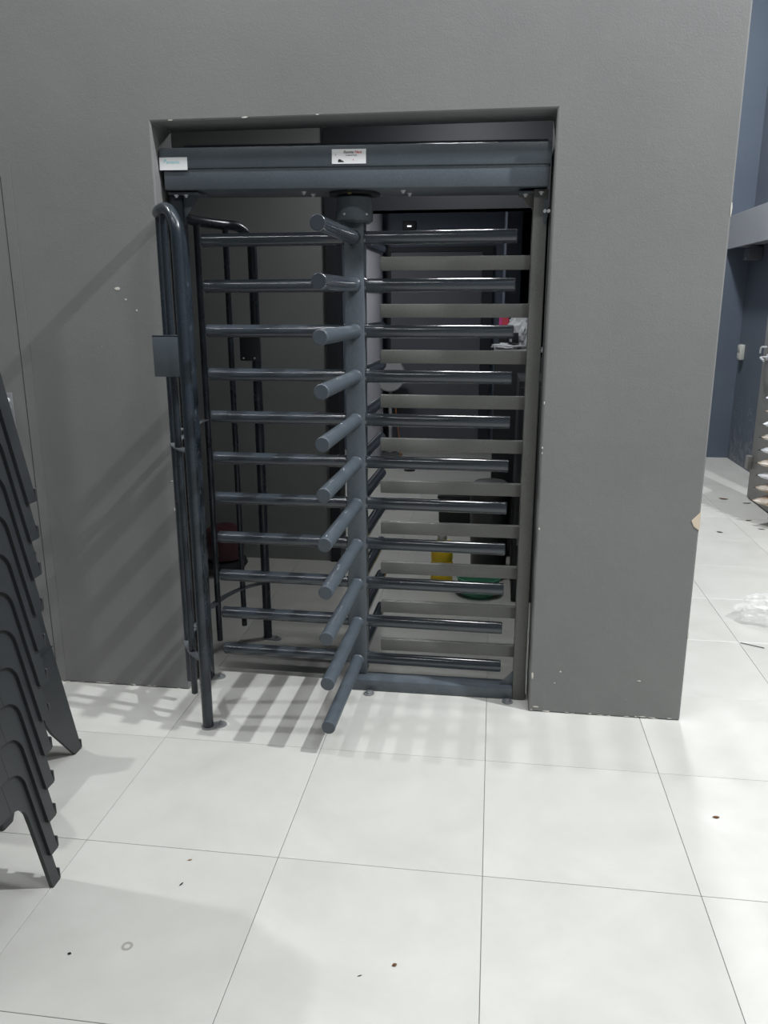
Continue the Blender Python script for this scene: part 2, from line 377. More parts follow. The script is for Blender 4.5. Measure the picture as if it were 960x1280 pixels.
# head box
def tilt(bm):
    bm.transform(Matrix.Translation((-0.45, 0, 2.05)) @ Matrix.Rotation(math.radians(0.55), 4, 'Y') @ Matrix.Translation((0.45, 0, -2.05)))
bm = BM(-1.139, 0.248, 0.051, 0.285, 1.982, 2.06, bev=0.004); tilt(bm); head = T('head_box', bm, M_coat)
bm = BM(-1.151, 0.2535, 0.046, 0.30, 2.054, 2.124, bev=0.003); box(bm, -1.149, 0.2525, 0.290, 0.30, 2.10, 2.176); tilt(bm); T('box_lid', bm, M_coat, head)
def sticker(x0, x1, z0, z1, parts, label):
    bm = BM(x0, x1, 0.0445, 0.0458, z0, z1); tilt(bm); s = T('sticker', bm, M_white, head); s['label'] = label
    # lettering is joined into the sticker mesh as thin raised print
    for txt, size, x, z, m, bold in parts:
        c = bpy.data.curves.new('t', 'FONT'); c.body = txt; c.size = size; c.extrude = 0.00015; c.shear = 0.25 if bold else 0; c.offset = 0.0002 if bold else 0
        o = bpy.data.objects.new('t', c); COL.objects.link(o); bpy.context.view_layer.update()
        me = bpy.data.meshes.new_from_object(o.evaluated_get(bpy.context.evaluated_depsgraph_get())); bpy.data.objects.remove(o)
        b2 = bmesh.new(); b2.from_mesh(me); b2.transform(Matrix.Translation((x, 0.0442, z)) @ Matrix.Rotation(PI/2, 4, 'X')); tilt(b2)
        b2.transform(Matrix.Translation((-PXc, -PYc, 0)))
        mi = len(s.data.materials); s.data.materials.append(m)
        for f in b2.faces: f.material_index = mi
        b3 = bmesh.new(); b3.from_mesh(s.data); b2.to_mesh(me); b3.from_mesh(me)
        n0 = len(b3.faces)-len(b2.faces); b3.faces.ensure_lookup_table()
        for f in b3.faces[n0:]: f.material_index = mi
        b3.to_mesh(s.data); b2.free(); b3.free()
    return s
sticker(-1.1500, -1.045, 2.049, 2.092, [('P', 0.018, -1.135, 2.073, M_cyan, True), ('erseutis', 0.016, -1.124, 2.071, M_cyan, False)], 'white sticker with faint pale cyan lettering')
sticker(-0.511, -0.389, 2.062, 2.110, [('Rooma', 0.0125, -0.470, 2.096, M_ink, True), ('Haus', 0.0125, -0.430, 2.096, M_red, True), ('TURNSTILES', 0.0075, -0.462, 2.087, M_ink, False), ('T', 0.008, -0.500, 2.088, M_ink, False), ('A', 0.008, -0.437, 2.072, M_red, False), ('.', 0.010, -0.424, 2.072, M_ink, False)], 'white sticker with black and red lettering')
bm = bmesh.new(); prism(bm, [(-0.489, 0.0441, 2.0675), (-0.467, 0.0441, 2.0675), (-0.470, 0.0441, 2.0715), (-0.477, 0.0441, 2.0735), (-0.480, 0.0441, 2.077), (-0.488, 0.0441, 2.076)], (0, 0.0006, 0))
tilt(bm); T('printed_emblem', bm, M_ink, head)
# bolts under the head box
def bolt(bm, x, y, z, d=-1, r=0.0075, h=0.005):
    tube(bm, [(x, y, z), (x, y, z+d*0.003)], r*1.35, 16); tube(bm, [(x, y, z+d*0.003), (x, y, z+d*(0.003+h))], r, 6); tube(bm, [(x, y, z+d*(0.003+h)), (x, y, z+d*(0.007+h))], r*0.6, 10)
for x, y in ((-0.635, 0.13), (-0.615, 0.20), (-0.265, 0.12), (-0.25, 0.20)):
    bm = bmesh.new(); bolt(bm, x, y, 1.983 - 0.0096*(x+0.45)); T('bolt', bm, M_zinc, head)
# bearing hub
bm = bmesh.new(); lathe(bm, [(0, 1.972), (0.095, 1.972), (0.095, 1.980), (0, 1.980)], 40, (PXc, PYc)); hub = T('hub', bm, M_black)
bm = bmesh.new(); lathe(bm, [(0, 1.880), (0.064, 1.880), (0.068, 1.884), (0.068, 1.962), (0.064, 1.966), (0.0, 1.966)], 48, (PXc, PYc)); lathe(bm, [(0, 1.874), (0.058, 1.874), (0.058, 1.881), (0, 1.881)], 40, (PXc, PYc))
T('hub_drum', bm, M_coat, hub)
bm = bmesh.new(); tube(bm, [(PXc-0.004, PYc-0.085, 1.968), (PXc-0.004, PYc-0.085, 1.983)], 0.008, 6); T('bolt', bm, new_mat('brass_bolt', (0.45, 0.36, 0.18), 0.35, 1.0), hub)
for a in (-1.98, -0.72):
    c, s = math.cos(a), math.sin(a); bm = bmesh.new(); tube(bm, [(PXc+0.066*c, PYc+0.066*s, 1.902), (PXc+0.072*c, PYc+0.072*s, 1.902)], 0.004, 10); T('screw', bm, M_zinc, hub)
# rotor post
bm = BM(PXc-0.0375, PXc+0.0375, PYc-0.0375, PYc+0.0375, 0.052, 1.875, bev=0.004); rotor = T('rotor_post', bm, M_coat)
# 4 wings x 11 arms, each arm a piece of its own
Z0, DZ, A0 = 1.822, 0.171, -0.021
def arm_mesh():
    bm = bmesh.new(); tube(bm, [(0.036, 0, 0), (R, 0, 0)], RA, 28, bev=0.0016)
    # recessed line of the welded end cap
    tube(bm, [(R-0.0005, 0, 0), (R+0.0012, 0, 0)], RA-0.0035, 28)
    # weld collar at the post
    tube(bm, [(0.036, 0, 0), (0.044, 0, 0)], [RA+0.0045, RA], 24); return bm
meshes = {}
for w in range(4):
    for k in range(11):
        m = M_arm_pale if (w == 3 and k > 1) else M_arm
        if m.name not in meshes: o = link('rotor_arm', arm_mesh(), m, rotor); meshes[m.name] = o.data
        else: o = bpy.data.objects.new('rotor_arm', meshes[m.name]); COL.objects.link(o); o.parent = rotor
        o.location = (0, 0, Z0-k*DZ); o.rotation_euler = (0, 0, A0 + w*PI/2)
# right frame: post, comb bars, sill, gussets
bm = BM(0.200, 0.250, 0.086, 0.166, 0.0, 1.972, bev=0.004); post = T('frame_post', bm, M_comb)
bm = bmesh.new(); box(bm, 0.150, 0.251, 0.09, 0.19, 1.958, 1.9655, bev=0.001); T('top_plate', bm, M_coat, post)
bm = bmesh.new(); prism(bm, [(0.200, 0.118, 1.958), (0.152, 0.118, 1.958), (0.200, 0.118, 1.905)], (0, 0.006, 0)); T('gusset', bm, M_comb, post)
bm = bmesh.new(); prism(bm, [(0.200, 0.118, 0.050), (0.145, 0.118, 0.050), (0.200, 0.118, 0.115)], (0, 0.006, 0)); T('gusset', bm, M_coat, post)
bm = bmesh.new(); prism(bm, [(0.2005, 0.084, 1.885), (0.2005, 0.084, 1.885)][:0] + [(0.236, 0.083, 1.862), (0.236, 0.083, 1.935), (0.252, 0.083, 1.935), (0.252, 0.083, 1.880), (0.244, 0.083, 1.858)], (0, 0.004, 0)); T('side_bracket', bm, M_coat, post)
for x in (0.2405, 0.2535):
    bm = bmesh.new(); tube(bm, [(x, 0.083, 1.897), (x, 0.072, 1.897)], 0.0065, 6); T('bolt', bm, M_zinc, post)
for x in (0.172, 0.226):
    bm = bmesh.new(); bolt(bm, x, 0.100 if x < 0.2 else 0.078, 1.9575 if x < 0.2 else 1.9615, -1, 0.007, 0.004); T('bolt', bm, M_zinc, post)
bmc = BM(-0.352, 0.201, 0.128, 0.152, -0.025, 0.025, bev=0.0025)
bmc.transform(Matrix.Translation((-PXc, -PYc, 0)))
c0 = link('comb_bar', bmc, M_comb, TURN)
for k in range(10):
    o = c0 if k == 0 else bpy.data.objects.new('comb_bar', c0.data)
    if k: COL.objects.link(o); o.parent = TURN
    o.location = (0, 0, 1.7275 - k*0.1702)
bm = BM(-0.485, 0.200, 0.087, 0.170, 0.0005, 0.050, bev=0.004); sill = T('floor_sill', bm, M_coat)
for x, y in ((-0.394, 0.062), (0.180, 0.065)):
    bm = bmesh.new(); lathe(bm, [(0, 0.0004), (0.022, 0.0004), (0.022, 0.004), (0.012, 0.005), (0.011, 0.011), (0.006, 0.013), (0, 0.013)], 20, (x, y)); box(bm, x-0.011, x+0.011, y, 0.09, 0.0004, 0.004)
    T('anchor_bolt', bm, M_steel, sill)
# left post with top plate, gusset and foot
bm = BM(-1.140, -1.090, 0.086, 0.136, 0.0, 1.985, bev=0.004); lp = T('frame_post', bm, M_guard)
bm = bmesh.new(); box(bm, -1.135, -1.02, 0.07, 0.17, 1.975, 1.983, bev=0.001); T('top_plate', bm, M_coat, lp)
bm = bmesh.new(); prism(bm, [(-1.09, 0.108, 1.975), (-1.025, 0.108, 1.975), (-1.09, 0.108, 1.895)], (0, 0.006, 0)); T('gusset', bm, M_coat, lp)
for x in (-1.106, -1.068):
    bm = bmesh.new(); bolt(bm, x, 0.078, 1.975, -1, 0.007, 0.003); T('bolt', bm, M_zinc, lp)
def footplate(x, y, a, name='foot_plate', par=None, L=0.075):
    bm = bmesh.new(); n = 12; pts = []
    for k in range(n+1): t = PI/2+PI*k/n; pts.append((0.026*math.cos(t), 0.026*math.sin(t), 0.0004))
    for k in range(n+1): t = -PI/2+PI*k/n; pts.append((L-0.026+0.022*math.cos(t), 0.022*math.sin(t), 0.0004))
    prism(bm, pts, (0, 0, 0.0055)); bolt(bm, L-0.028, 0, 0.006, 1, 0.008, 0.006)
    bm.transform(Matrix.Translation((x, y, 0)) @ Matrix.Rotation(a, 4, 'Z')); return T(name, bm, M_steel, par)
footplate(-1.108, 0.111, 0.35, par=lp)
# curved guard rails, front and rear
ARC = [(-0.968, -0.290), (-1.045, -0.212), (-1.103, -0.110), (-1.122, -0.03), (-1.118, 0.09)]
ARCB = [(-0.973, 0.570), (-1.055, 0.480), (-1.105, 0.360), (-1.122, 0.25), (-1.118, 0.13)]
def arcpath(A, z, n=10):
    P = [Vector((x, y, z)) for x, y in A]; out = []
    for i in range(len(P)-1):
        p0 = P[max(i-1, 0)]; p1 = P[i]; p2 = P[i+1]; p3 = P[min(i+2, len(P)-1)]
        for k in range(n):
            t = k/n; out.append(0.5*((2*p1)+(p2-p0)*t+(2*p0-5*p1+4*p2-p3)*t*t+(3*p1-p0-3*p2+p3)*t**3))
    return out+[P[-1]]
def guard(A, sgn, ztop, rods, zs_):
    x0, y0 = A[0]; r = 0.0205
    ap = arcpath(A, ztop)
    # vertical leg, bend, then the arc back to the post
    d = (Vector(A[1])-Vector(A[0])).normalized(); c = 0.095
    path = [Vector((x0, y0, 0.004))] + [Vector((x0, y0, ztop-c))] 
    for k in range(1, 9):
        t = k/8*PI/2; path.append(Vector((x0+d.x*c*(1-math.cos(t)), y0+d.y*c*(1-math.cos(t)), ztop-c+c*math.sin(t))))
    path += [q for q in ap if (q-Vector((x0, y0, ztop))).length > c+0.01]
    bm = bmesh.new(); tube(bm, path, r, 20); gd = T('guard_rail', bm, M_guard)
    for (x, y), zb in zip(rods, (0.10, 0.10)):
        bm = bmesh.new(); tube(bm, [(x, y, zb), (x, y, ztop-0.01)], 0.0125, 16, bev=0.001); T('guard_rod', bm, M_guard, gd)
    for z in zs_:
        pts = arcpath([A[0], A[1], A[2], A[3], A[4]], z, 6); bm = bmesh.new(); prev = None
        for i, q in enumerate(pts):
            a = pts[max(i-1, 0)]; b = pts[min(i+1, len(pts)-1)]; t = (b-a).normalized(); nrm = Vector((-t.y, t.x, 0))*sgn
            hw = 0.015; ring = [bm.verts.new(q+nrm*s*hw+Vector((0, 0, h))) for s, h in ((-1, 0), (1, 0), (1, 0.005), (-1, 0.005))]
            if prev:
                for k in range(4): bm.faces.new((prev[k], prev[(k+1) % 4], ring[(k+1) % 4], ring[k]))
            else: bm.faces.new(ring)
            prev = ring
        bm.faces.new(prev); bmesh.ops.recalc_face_normals(bm, faces=bm.faces); T('guard_strap', bm, M_strap, gd)
    return gd
gf = guard(ARC, 1, 1.893, (ARC[1], ARC[2]), (1.075, 0.275))
footplate(-0.968, -0.290, 0.45, par=gf)
bm = BM(-1.105, -0.985, -0.236, -0.226, 1.335, 1.478, bev=0.002); box(bm, -1.105, -0.985, -0.236, -0.205, 1.471, 1.478, bev=0.002); T('reader_plate', bm, M_coat, gf)
gb = guard(ARCB, -1, 1.905, ((-1.058, 0.475), (-1.115, 0.290)), (1.108, 0.285))
footplate(-0.973, 0.570, -0.25, par=gb)
bm = BM(-1.035, -0.945, 0.525, 0.545, 1.340, 1.475, bev=0.003); rp = T('reader_plate', bm, M_black, gb)
for x in (-1.018, -0.968):
    bm = bmesh.new(); tube(bm, [(x, 0.526, 1.352), (x, 0.521, 1.352)], 0.004, 10); T('screw', bm, M_zinc, gb)
for z in (1.125, 0.325):
    bm = bmesh.new(); tube(bm, [(-1.050, -0.075, z-0.012), (-1.050, -0.075, z+0.014)], 0.013, 12, bev=0.003); tube(bm, [(-1.050, -0.075, z), (-1.103, -0.095, z)], 0.006, 8); T('rod_clamp', bm, M_strap, gf)

# ================================================================ PLASTIC CHAIR STACK
def plastic(name, c, r=0.42):
    m = new_mat(name, c, r); N, L, b = nodes(m); n1 = noise(m, 5, 5, 0.65); n2 = noise(m, 240, 2, 0.5)
    L.new(ramp(m, n1.outputs[0], [(0.35, c), (0.75, tuple(x*1.45 for x in c))]).outputs[0], b.inputs['Base Color'])
    L.new(maprange(m, n1.outputs[0], 0.3, 0.7, r-0.08, r+0.12), b.inputs['Roughness']); bump(m, n2.outputs[0], 0.08, 0.001); return m
M_plas = plastic('black_moulded_plastic', (0.022, 0.025, 0.027))
def chair(name, label, group, loc, rz, arms=False):
    root = thing(name, label, 'chair', loc, rz, group)
    SX, SY = 0.10, 0.115      # outward lean of the legs per metre of height
    ZS, ZA = 0.428, 0.298    # seat rim, lower edge of the apron
    def fx(z): return 0.21 - SX*z
    def fy(z): return 0.240 - SY*z
    rear = lambda z: -0.27 + 0.16*z
    for sx in (1, -1):
        for s in (1, -1):
            bm = bmesh.new()
            # L-shaped leg: broad plate in front, flange turned back along its outer side
            RC = 0.052; zs = [0.0, 0.05, 0.10, 0.14, 0.19] + [ZA-RC+RC*math.sin(PI/2*q/7) for q in range(8)] + [ZA+0.001, ZS]
            def inner(z):
                w = 0.036 + 0.008*z/0.4
                if arms: w = min(0.045 + 0.62*z, 0.15) if z <= ZA else 0.15
                elif z > ZA: w += RC
                elif z > ZA-RC: w += RC*(1-math.sqrt(max(0, 1-((z-ZA+RC)/RC)**2)))
                return w
            prev = None
            for z in zs:
                X = fx(z) if sx > 0 else rear(z); Y = fy(z)*s; w = inner(z); dx = -1 if sx > 0 else 1
                fl = 0.034 + 0.02*z/0.4
                # section: inner edge lip, inner edge, outer corner, outer edge + hidden inner faces
                sec = [(X+dx*0.012, Y-s*w), (X, Y-s*w), (X+0.0*dx, Y), (X+dx*fl, Y+s*0.003), (X+dx*fl, Y-s*0.004), (X+dx*0.006, Y-s*0.007), (X+dx*0.006, Y-s*(w-0.005)), (X+dx*0.012, Y-s*(w-0.005))]
                ring = [bm.verts.new((a, b, z)) for a, b in sec]
                if prev:
                    for k in range(8): bm.faces.new((prev[k], prev[(k+1) % 8], ring[(k+1) % 8], ring[k]))
                else: bm.faces.new(ring)
                prev = ring
            bm.faces.new(prev)
            # small outward toe at the foot
            X = fx(0) if sx > 0 else rear(0); dx = -1 if sx > 0 else 1
            box(bm, min(X, X+dx*0.034), max(X, X+dx*0.034), min(s*0.2395, s*0.246), max(s*0.2395, s*0.246), 0.001, 0.035, bev=0.002, seg=1)
            bmesh.ops.recalc_face_normals(bm, faces=bm.faces)
            link('leg', bm, M_plas, root, ang=30)
    # seat: dished top with aprons on the four sides
    bm = bmesh.new()
    def apron(pa, pb, out, tz=ZS):
        # strip between two legs with an arched lower edge
        n = 14; pa = Vector(pa); pb = Vector(pb); out = Vector(out)
        top = []; bot = []; ti = []; bi = []
        for k in range(n+1):
            t = k/n; q = pa.lerp(pb, t); e = abs(2*t-1); lz = ZA - 0.0*e
            lo = q + out*(0.10*(ZS-lz)) ; lo.z = lz
            hi = q.copy(); hi.z = tz
            top.append(bm.verts.new(hi)); bot.append(bm.verts.new(lo)); ti.append(bm.verts.new(hi-out*0.005)); bi.append(bm.verts.new(lo-out*0.014))
        for k in range(n):
            bm.faces.new((top[k], top[k+1], bot[k+1], bot[k])); bm.faces.new((bot[k], bot[k+1], bi[k+1], bi[k])); bm.faces.new((bi[k], bi[k+1], ti[k+1], ti[k]))
    x1, x0, yy = fx(ZS), rear(ZS), fy(ZS)
    apron((x1-0.0005, -yy, 0), (x1-0.0005, yy, 0), (1, 0, 0)); apron((x0+0.0005, -yy, 0), (x0+0.0005, yy, 0), (-1, 0, 0))
    apron((x0, yy-0.0005, 0), (x1, yy-0.0005, 0), (0, 1, 0)); apron((x0, -yy+0.0005, 0), (x1, -yy+0.0005, 0), (0, -1, 0))
    nx, ny = 12, 12; G = []
    for i in range(nx+1):
        row = []
        for j in range(ny+1):
            u, v = i/nx, j/ny; x = x0-0.003+(x1-x0+0.007)*u; y = -yy-0.008+(2*yy+0.016)*v
            edge = min(u, 1-u, v, 1-v); z = ZS+0.004 - 0.020*min(1, edge*4)**0.7 + (0.0 if edge > 0 else -0.010)
            row.append(bm.verts.new((x, y, z)))
        G.append(row)
    for i in range(nx):
        for j in range(ny): bm.faces.new((G[i][j], G[i+1][j], G[i+1][j+1], G[i][j+1]))
    link('seat', bm, M_plas, root, ang=40)
    # backrest: two uprights, top rail and slats, leaning back
    bm = bmesh.new()
    def bp(y, z): return Vector((x0+0.008 - 0.30*(z-ZS) - 0.25*(yy*yy-y*y)*0.6, y, z))
    def strip(y0_, y1_, za, zb, n=6, m=6):
        A = [[bp(y0_+(y1_-y0_)*j/m, za+(zb-za)*i/n) for j in range(m+1)] for i in range(n+1)]
        for off in (0, 1):
            V = [[bm.verts.new(p+Vector((0.010*off, 0, 0))) for p in r] for r in A]
            for i in range(n):
                for j in range(m): bm.faces.new((V[i][j], V[i][j+1], V[i+1][j+1], V[i+1][j]))
            if off == 0: F = V
        rim = [(0, j) for j in range(m+1)]+[(i, m) for i in range(1, n+1)]+[(n, j) for j in range(m-1, -1, -1)]+[(i, 0) for i in range(n-1, 0, -1)]
        for a, b in zip(rim, rim[1:]+rim[:1]): bm.faces.new((F[a[0]][a[1]], F[b[0]][b[1]], V[b[0]][b[1]], V[a[0]][a[1]]))
    strip(-yy, -yy+0.045, ZS-0.02, 0.80); strip(yy-0.045, yy, ZS-0.02, 0.80); strip(-yy, yy, 0.745, 0.83, 3, 14); strip(-yy, yy, ZS+0.09, ZS+0.13, 2, 14)
    for k in range(4):
        y = -0.105+k*0.07; strip(y-0.016, y+0.016, ZS+0.125, 0.75, 6, 2)
    bmesh.ops.recalc_face_normals(bm, faces=bm.faces)
    link('backrest', bm, M_plas, root, ang=40)
    if arms:
        for s in (1, -1):
            bm = bmesh.new(); prev = None
            for i, (z, o_, w) in enumerate(((0.40, 0, 0.10), (0.50, -0.012, 0.075), (0.60, -0.018, 0.055), (0.68, -0.012, 0.05), (0.73, 0.006, 0.055), (0.752, 0.022, 0.065), (0.765, 0.024, 0.07))):
                Y = (fy(ZS)+o_)*s; X = fx(0.428)-0.10*(z-0.43); sec = [(X, Y-s*w), (X, Y), (X-0.03, Y+s*0.002), (X-0.03, Y-s*0.006), (X-0.007, Y-s*0.008), (X-0.007, Y-s*w)]
                ring = [bm.verts.new((a, b, z)) for a, b in sec]
                if prev:
                    for k in range(6): bm.faces.new((prev[k], prev[(k+1) % 6], ring[(k+1) % 6], ring[k]))
                else: bm.faces.new(ring)
                prev = ring
            bm.faces.new(prev)
            box(bm, x0-0.10, fx(0.428)-0.028, min((yy-0.045)*s, (yy+0.024)*s), max((yy-0.045)*s, (yy+0.024)*s), 0.750, 0.765, bev=0.005)
            bmesh.ops.recalc_face_normals(bm, faces=bm.faces); link('armrest', bm, M_plas, root, ang=40)
    return root
def dup(root, loc, label=None, name=None):
    r = root.copy(); COL.objects.link(r); r.location = loc
    if label: r['label'] = label
    for ch in [c for c in COL.objects if c.parent == root]:
        c = ch.copy(); COL.objects.link(c); c.parent = r; c.matrix_parent_inverse = ch.matrix_parent_inverse.copy()
    return r
NCH = 12; PIT = 0.0985
ords = ['lowest', 'second from the bottom', 'third from the bottom', 'fourth from the bottom', 'fifth from the bottom', 'sixth from the bottom', 'sixth from the top', 'fifth from the top', 'fourth from the top', 'third from the top', 'second from the top', 'topmost']
GRP = 'stacked black plastic chairs'
base = Vector((-1.305, -1.395, 0.0))
def lab(k): return 'black moulded plastic chair, %s in the tall stack at the left edge' % ords[k]
ch0 = chair('plastic_chair', lab(0), GRP, base, 0)
for k in range(1, NCH):
    dup(ch0, base + Vector((0, 0.009*k, PIT*k)), lab(k))
ch2 = chair('plastic_armchair', 'black plastic armchair behind the tall stack, one broad tapered leg showing by the wall', None, Vector((-1.59, -0.735, 0.0)), 0, True)

# ================================================================ THINGS BEHIND THE TURNSTILE
# yellow jug
M_yel = new_mat('yellow_plastic', (0.90, 0.62, 0.02), 0.35); N, L, b = nodes(M_yel); b.inputs['Subsurface Weight'].default_value = 0.05
jug = thing('yellow_jug', 'yellow plastic bottle with ribbed sides standing on the floor behind the bars', 'bottle', (-0.184, 1.50, 0))
bm = bmesh.new(); lathe(bm, [(0, 0.001), (0.058, 0.001), (0.064, 0.008), (0.064, 0.055), (0.058, 0.062), (0.064, 0.070), (0.064, 0.125), (0.058, 0.132), (0.064, 0.140), (0.064, 0.185), (0.058, 0.215), (0.040, 0.238), (0.028, 0.250), (0.026, 0.262), (0, 0.262)], 28, (0, 0), 1, 0.72); link('bottle_body', bm, M_yel, jug)
bm = bmesh.new(); tube(bm, fillet([(0.050, 0, 0.205), (0.078, 0, 0.235), (0.035, 0, 0.252)], 0.02), 0.008, 12); link('handle', bm, M_yel, jug)
bm = bmesh.new(); lathe(bm, [(0, 0.262), (0.026, 0.262), (0.028, 0.268), (0.026, 0.288), (0.018, 0.292), (0, 0.292)], 24); link('cap', bm, new_mat('grey_cap', (0.6, 0.6, 0.58), 0.35), jug)
# green basin
M_grn = new_mat('green_clear_plastic', (0.16, 0.45, 0.30), 0.18); N, L, b = nodes(M_grn); b.inputs['Transmission Weight'].default_value = 0.25; b.inputs['IOR'].default_value = 1.3
bm = bmesh.new(); lathe(bm, [(0, 0.001), (0.095, 0.001), (0.103, 0.008), (0.122, 0.098), (0.130, 0.102), (0.132, 0.107), (0.128, 0.109), (0.118, 0.104), (0.099, 0.012), (0, 0.008)], 40, (0, 0)); o = link('basin', bm, M_grn); o.location = (0.035, 1.33, 0)
tag(o, 'shallow translucent green plastic basin on the floor in front of the bin', 'basin')
# round grey bin
binr = thing('waste_bin', 'tall round charcoal plastic bin behind the green basin', 'bin', (0.085, 1.615, 0))
bm = bmesh.new(); lathe(bm, [(0, 0.002), (0.098, 0.002), (0.102, 0.008), (0.118, 0.50), (0.126, 0.505), (0.127, 0.525), (0.121, 0.527), (0.113, 0.505), (0.097, 0.014), (0, 0.010)], 40); link('bin_body', bm, new_mat('charcoal_plastic', (0.055, 0.057, 0.056), 0.45), binr)
bm = bmesh.new(); lathe(bm, [(0.127, 0.528), (0.129, 0.540), (0.122, 0.560), (0.085, 0.588), (0.0, 0.598)], 40); link('bin_lid', bm, new_mat('charcoal_lid', (0.08, 0.082, 0.082), 0.4), binr)
# black crate
bm = bmesh.new(); box(bm, -0.29, 0.02, 2.78, 3.05, 0.002, 0.225, bev=0.015); o = link('black_crate', bm, M_black)
bm = bmesh.new(); box(bm, -0.30, 0.03, 2.77, 3.06, 0.190, 0.215, bev=0.006); link('crate_rim', bm, M_black, o); tag(o, 'low black plastic crate on the floor left of the bin', 'crate')
# dark cabinets
M_cab = new_mat('dark_cabinet_laminate', (0.022, 0.023, 0.026), 0.45)
cab = thing('dark_cabinet', 'near-black low cabinet with white bag and tray on top, seen through the bars', 'cabinet', (0.35, 2.2, 0))
bm = BM(-0.265, 0.265, -0.18, 0.18, 0.05, 1.30, bev=0.004); link('cabinet_body', bm, M_cab, cab)
for s in (0, 1):
    bm = BM(-0.262+0.264*s, -0.001+0.262*s, -0.198, -0.181, 0.06, 1.27, bev=0.003); d = link('door', bm, M_cab, cab)
    bm = bmesh.new(); tube(bm, [(-0.03+0.06*s, -0.215, 0.95), (-0.03+0.06*s, -0.215, 1.10)], 0.006, 10); box(bm, -0.034+0.06*s, -0.026+0.06*s, -0.215, -0.197, 0.955, 0.965); box(bm, -0.034+0.06*s, -0.026+0.06*s, -0.215, -0.197, 1.085, 1.095); link('handle', bm, M_steel, d)
bm = BM(-0.27, 0.27, -0.20, 0.185, 1.30, 1.315, bev=0.002); link('cabinet_top', bm, new_mat('pale_cabinet_top', (0.40, 0.40, 0.41), 0.3), cab)
bm = BM(-0.25, 0.25, -0.16, 0.16, 0.0, 0.05); link('plinth', bm, M_cab, cab)
lock = thing('dark_locker', 'black upright locker against the right side of the passage, beside the bin', 'locker', (0.41, 1.48, 0))
bm = BM(-0.195, 0.195, -0.26, 0.26, 0.0, 1.20, bev=0.004); link('locker_body', bm, M_cab, lock)
bm = BM(-0.190, 0.190, -0.275, -0.261, 0.03, 1.17, bev=0.003); link('door', bm, M_cab, lock)
bm = BM(-0.178, -0.155, -0.283, -0.275, 0.33, 0.37, bev=0.002); link('latch', bm, M_steel, lock)
# white bag, pink card, tray on the cabinet
M_bag = new_mat('white_plastic_film', (0.78, 0.80, 0.82), 0.35); N, L, b = nodes(M_bag); b.inputs['Transmission Weight'].default_value = 0.1
def crumple(name, r, sc, amp, seed, m, loc, flat=0.0, sub=4, freq=3.0):
    from mathutils import noise as nz
    bm = bmesh.new(); bmesh.ops.create_icosphere(bm, subdivisions=sub, radius=1)
    for v in bm.verts:
        n = v.co.normalized(); q = n*freq + Vector((seed, seed*1.7, 0))
        d = 1 + amp*(nz.noise(q)*1.2 + 0.7*abs(nz.noise(q*2.3)) + 0.35*abs(nz.noise(q*5.1)))
        c = n*d; v.co = Vector((c.x*sc[0], c.y*sc[1], c.z*sc[2]))*r
    zmin = min(v.co.z for v in bm.verts)
    for v in bm.verts:
        z = v.co.z - zmin; v.co.z = max(z - flat, 0.0)
    o = link(name, bm, m, ang=28); o.location = loc; return o
o = crumple('white_bag', 0.085, (0.9, 0.7, 1.25), 0.35, 3.0, M_bag, (0.245, 2.15, 1.316), 0.01)
tag(o, 'crumpled white plastic bag on the dark cabinet behind the right post', 'bag')
o = crumple('clear_film', 0.05, (1.6, 1.0, 0.32), 0.4, 9.0, M_bag, (0.160, 2.08, 1.3155), 0.004)
tag(o, 'flat wad of clear film lying at the front edge of the dark cabinet', 'plastic film')
tr = thing('phone_cradle', 'small dark cradle standing on the white film on the cabinet', 'stand', (0.205, 2.06, 1.352))
bm = bmesh.new(); box(bm, -0.045, 0.022, -0.03, 0.03, 0.0, 0.006, bev=0.002); link('tray', bm, M_black, tr)
bm = bmesh.new(); box(bm, -0.020, 0.018, -0.006, 0.006, 0.006, 0.062, bev=0.002); link('upright', bm, M_cab, tr)
card = thing('pink_card', 'small bright pink and red card standing on the back of the cabinet', 'card', (0.135, 2.33, 1.315))
M_pink = new_mat('pink_paper', (0.85, 0.08, 0.35), 0.5); M_pr = new_mat('red_pink_print', (0.62, 0.03, 0.10), 0.5)
bm = BM(-0.030, 0.032, -0.004, 0.004, 0.110, 0.185, bev=0.001); link('card_panel', bm, M_pr, card)
bm = BM(-0.028, 0.030, -0.004, 0.004, 0.001, 0.110); link('card_holder', bm, M_black, card)
bm = BM(-0.030, -0.012, -0.006, -0.0042, 0.112, 0.184); link('pink_stripe', bm, M_pink, card)
bm = BM(-0.010, 0.030, -0.0055, -0.0042, 0.12, 0.184); link('printed_picture', bm, new_mat('coral_print', (0.75, 0.08, 0.12), 0.5), card)
# pedestal disc and cable at the far wall
fan = thing('pedestal_stand', 'pale round disc on a thin stand against the far wall, left of the far door', 'stand', (-1.00, 5.45, 0))
M_disc = new_mat('grey_plastic_disc', (0.36, 0.37, 0.37), 0.5)
bm = bmesh.new(); tube(bm, [(0, -0.02, 0.86), (0, 0.03, 0.86)], 0.17, 36, bev=0.01); link('disc', bm, M_disc, fan)
bm = bmesh.new(); tube(bm, [(0, 0.05, 0.02), (0, 0.05, 0.84)], 0.018, 14); box(bm, -0.02, 0.02, 0.0, 0.06, 0.78, 0.88, bev=0.005); link('pole', bm, M_disc, fan)
bm = bmesh.new(); lathe(bm, [(0, 0.001), (0.13, 0.001), (0.13, 0.012), (0.03, 0.03), (0, 0.03)], 30, (0, 0.05)); link('stand_base', bm, new_mat('dark_grey_base', (0.1, 0.1, 0.1), 0.5), fan)
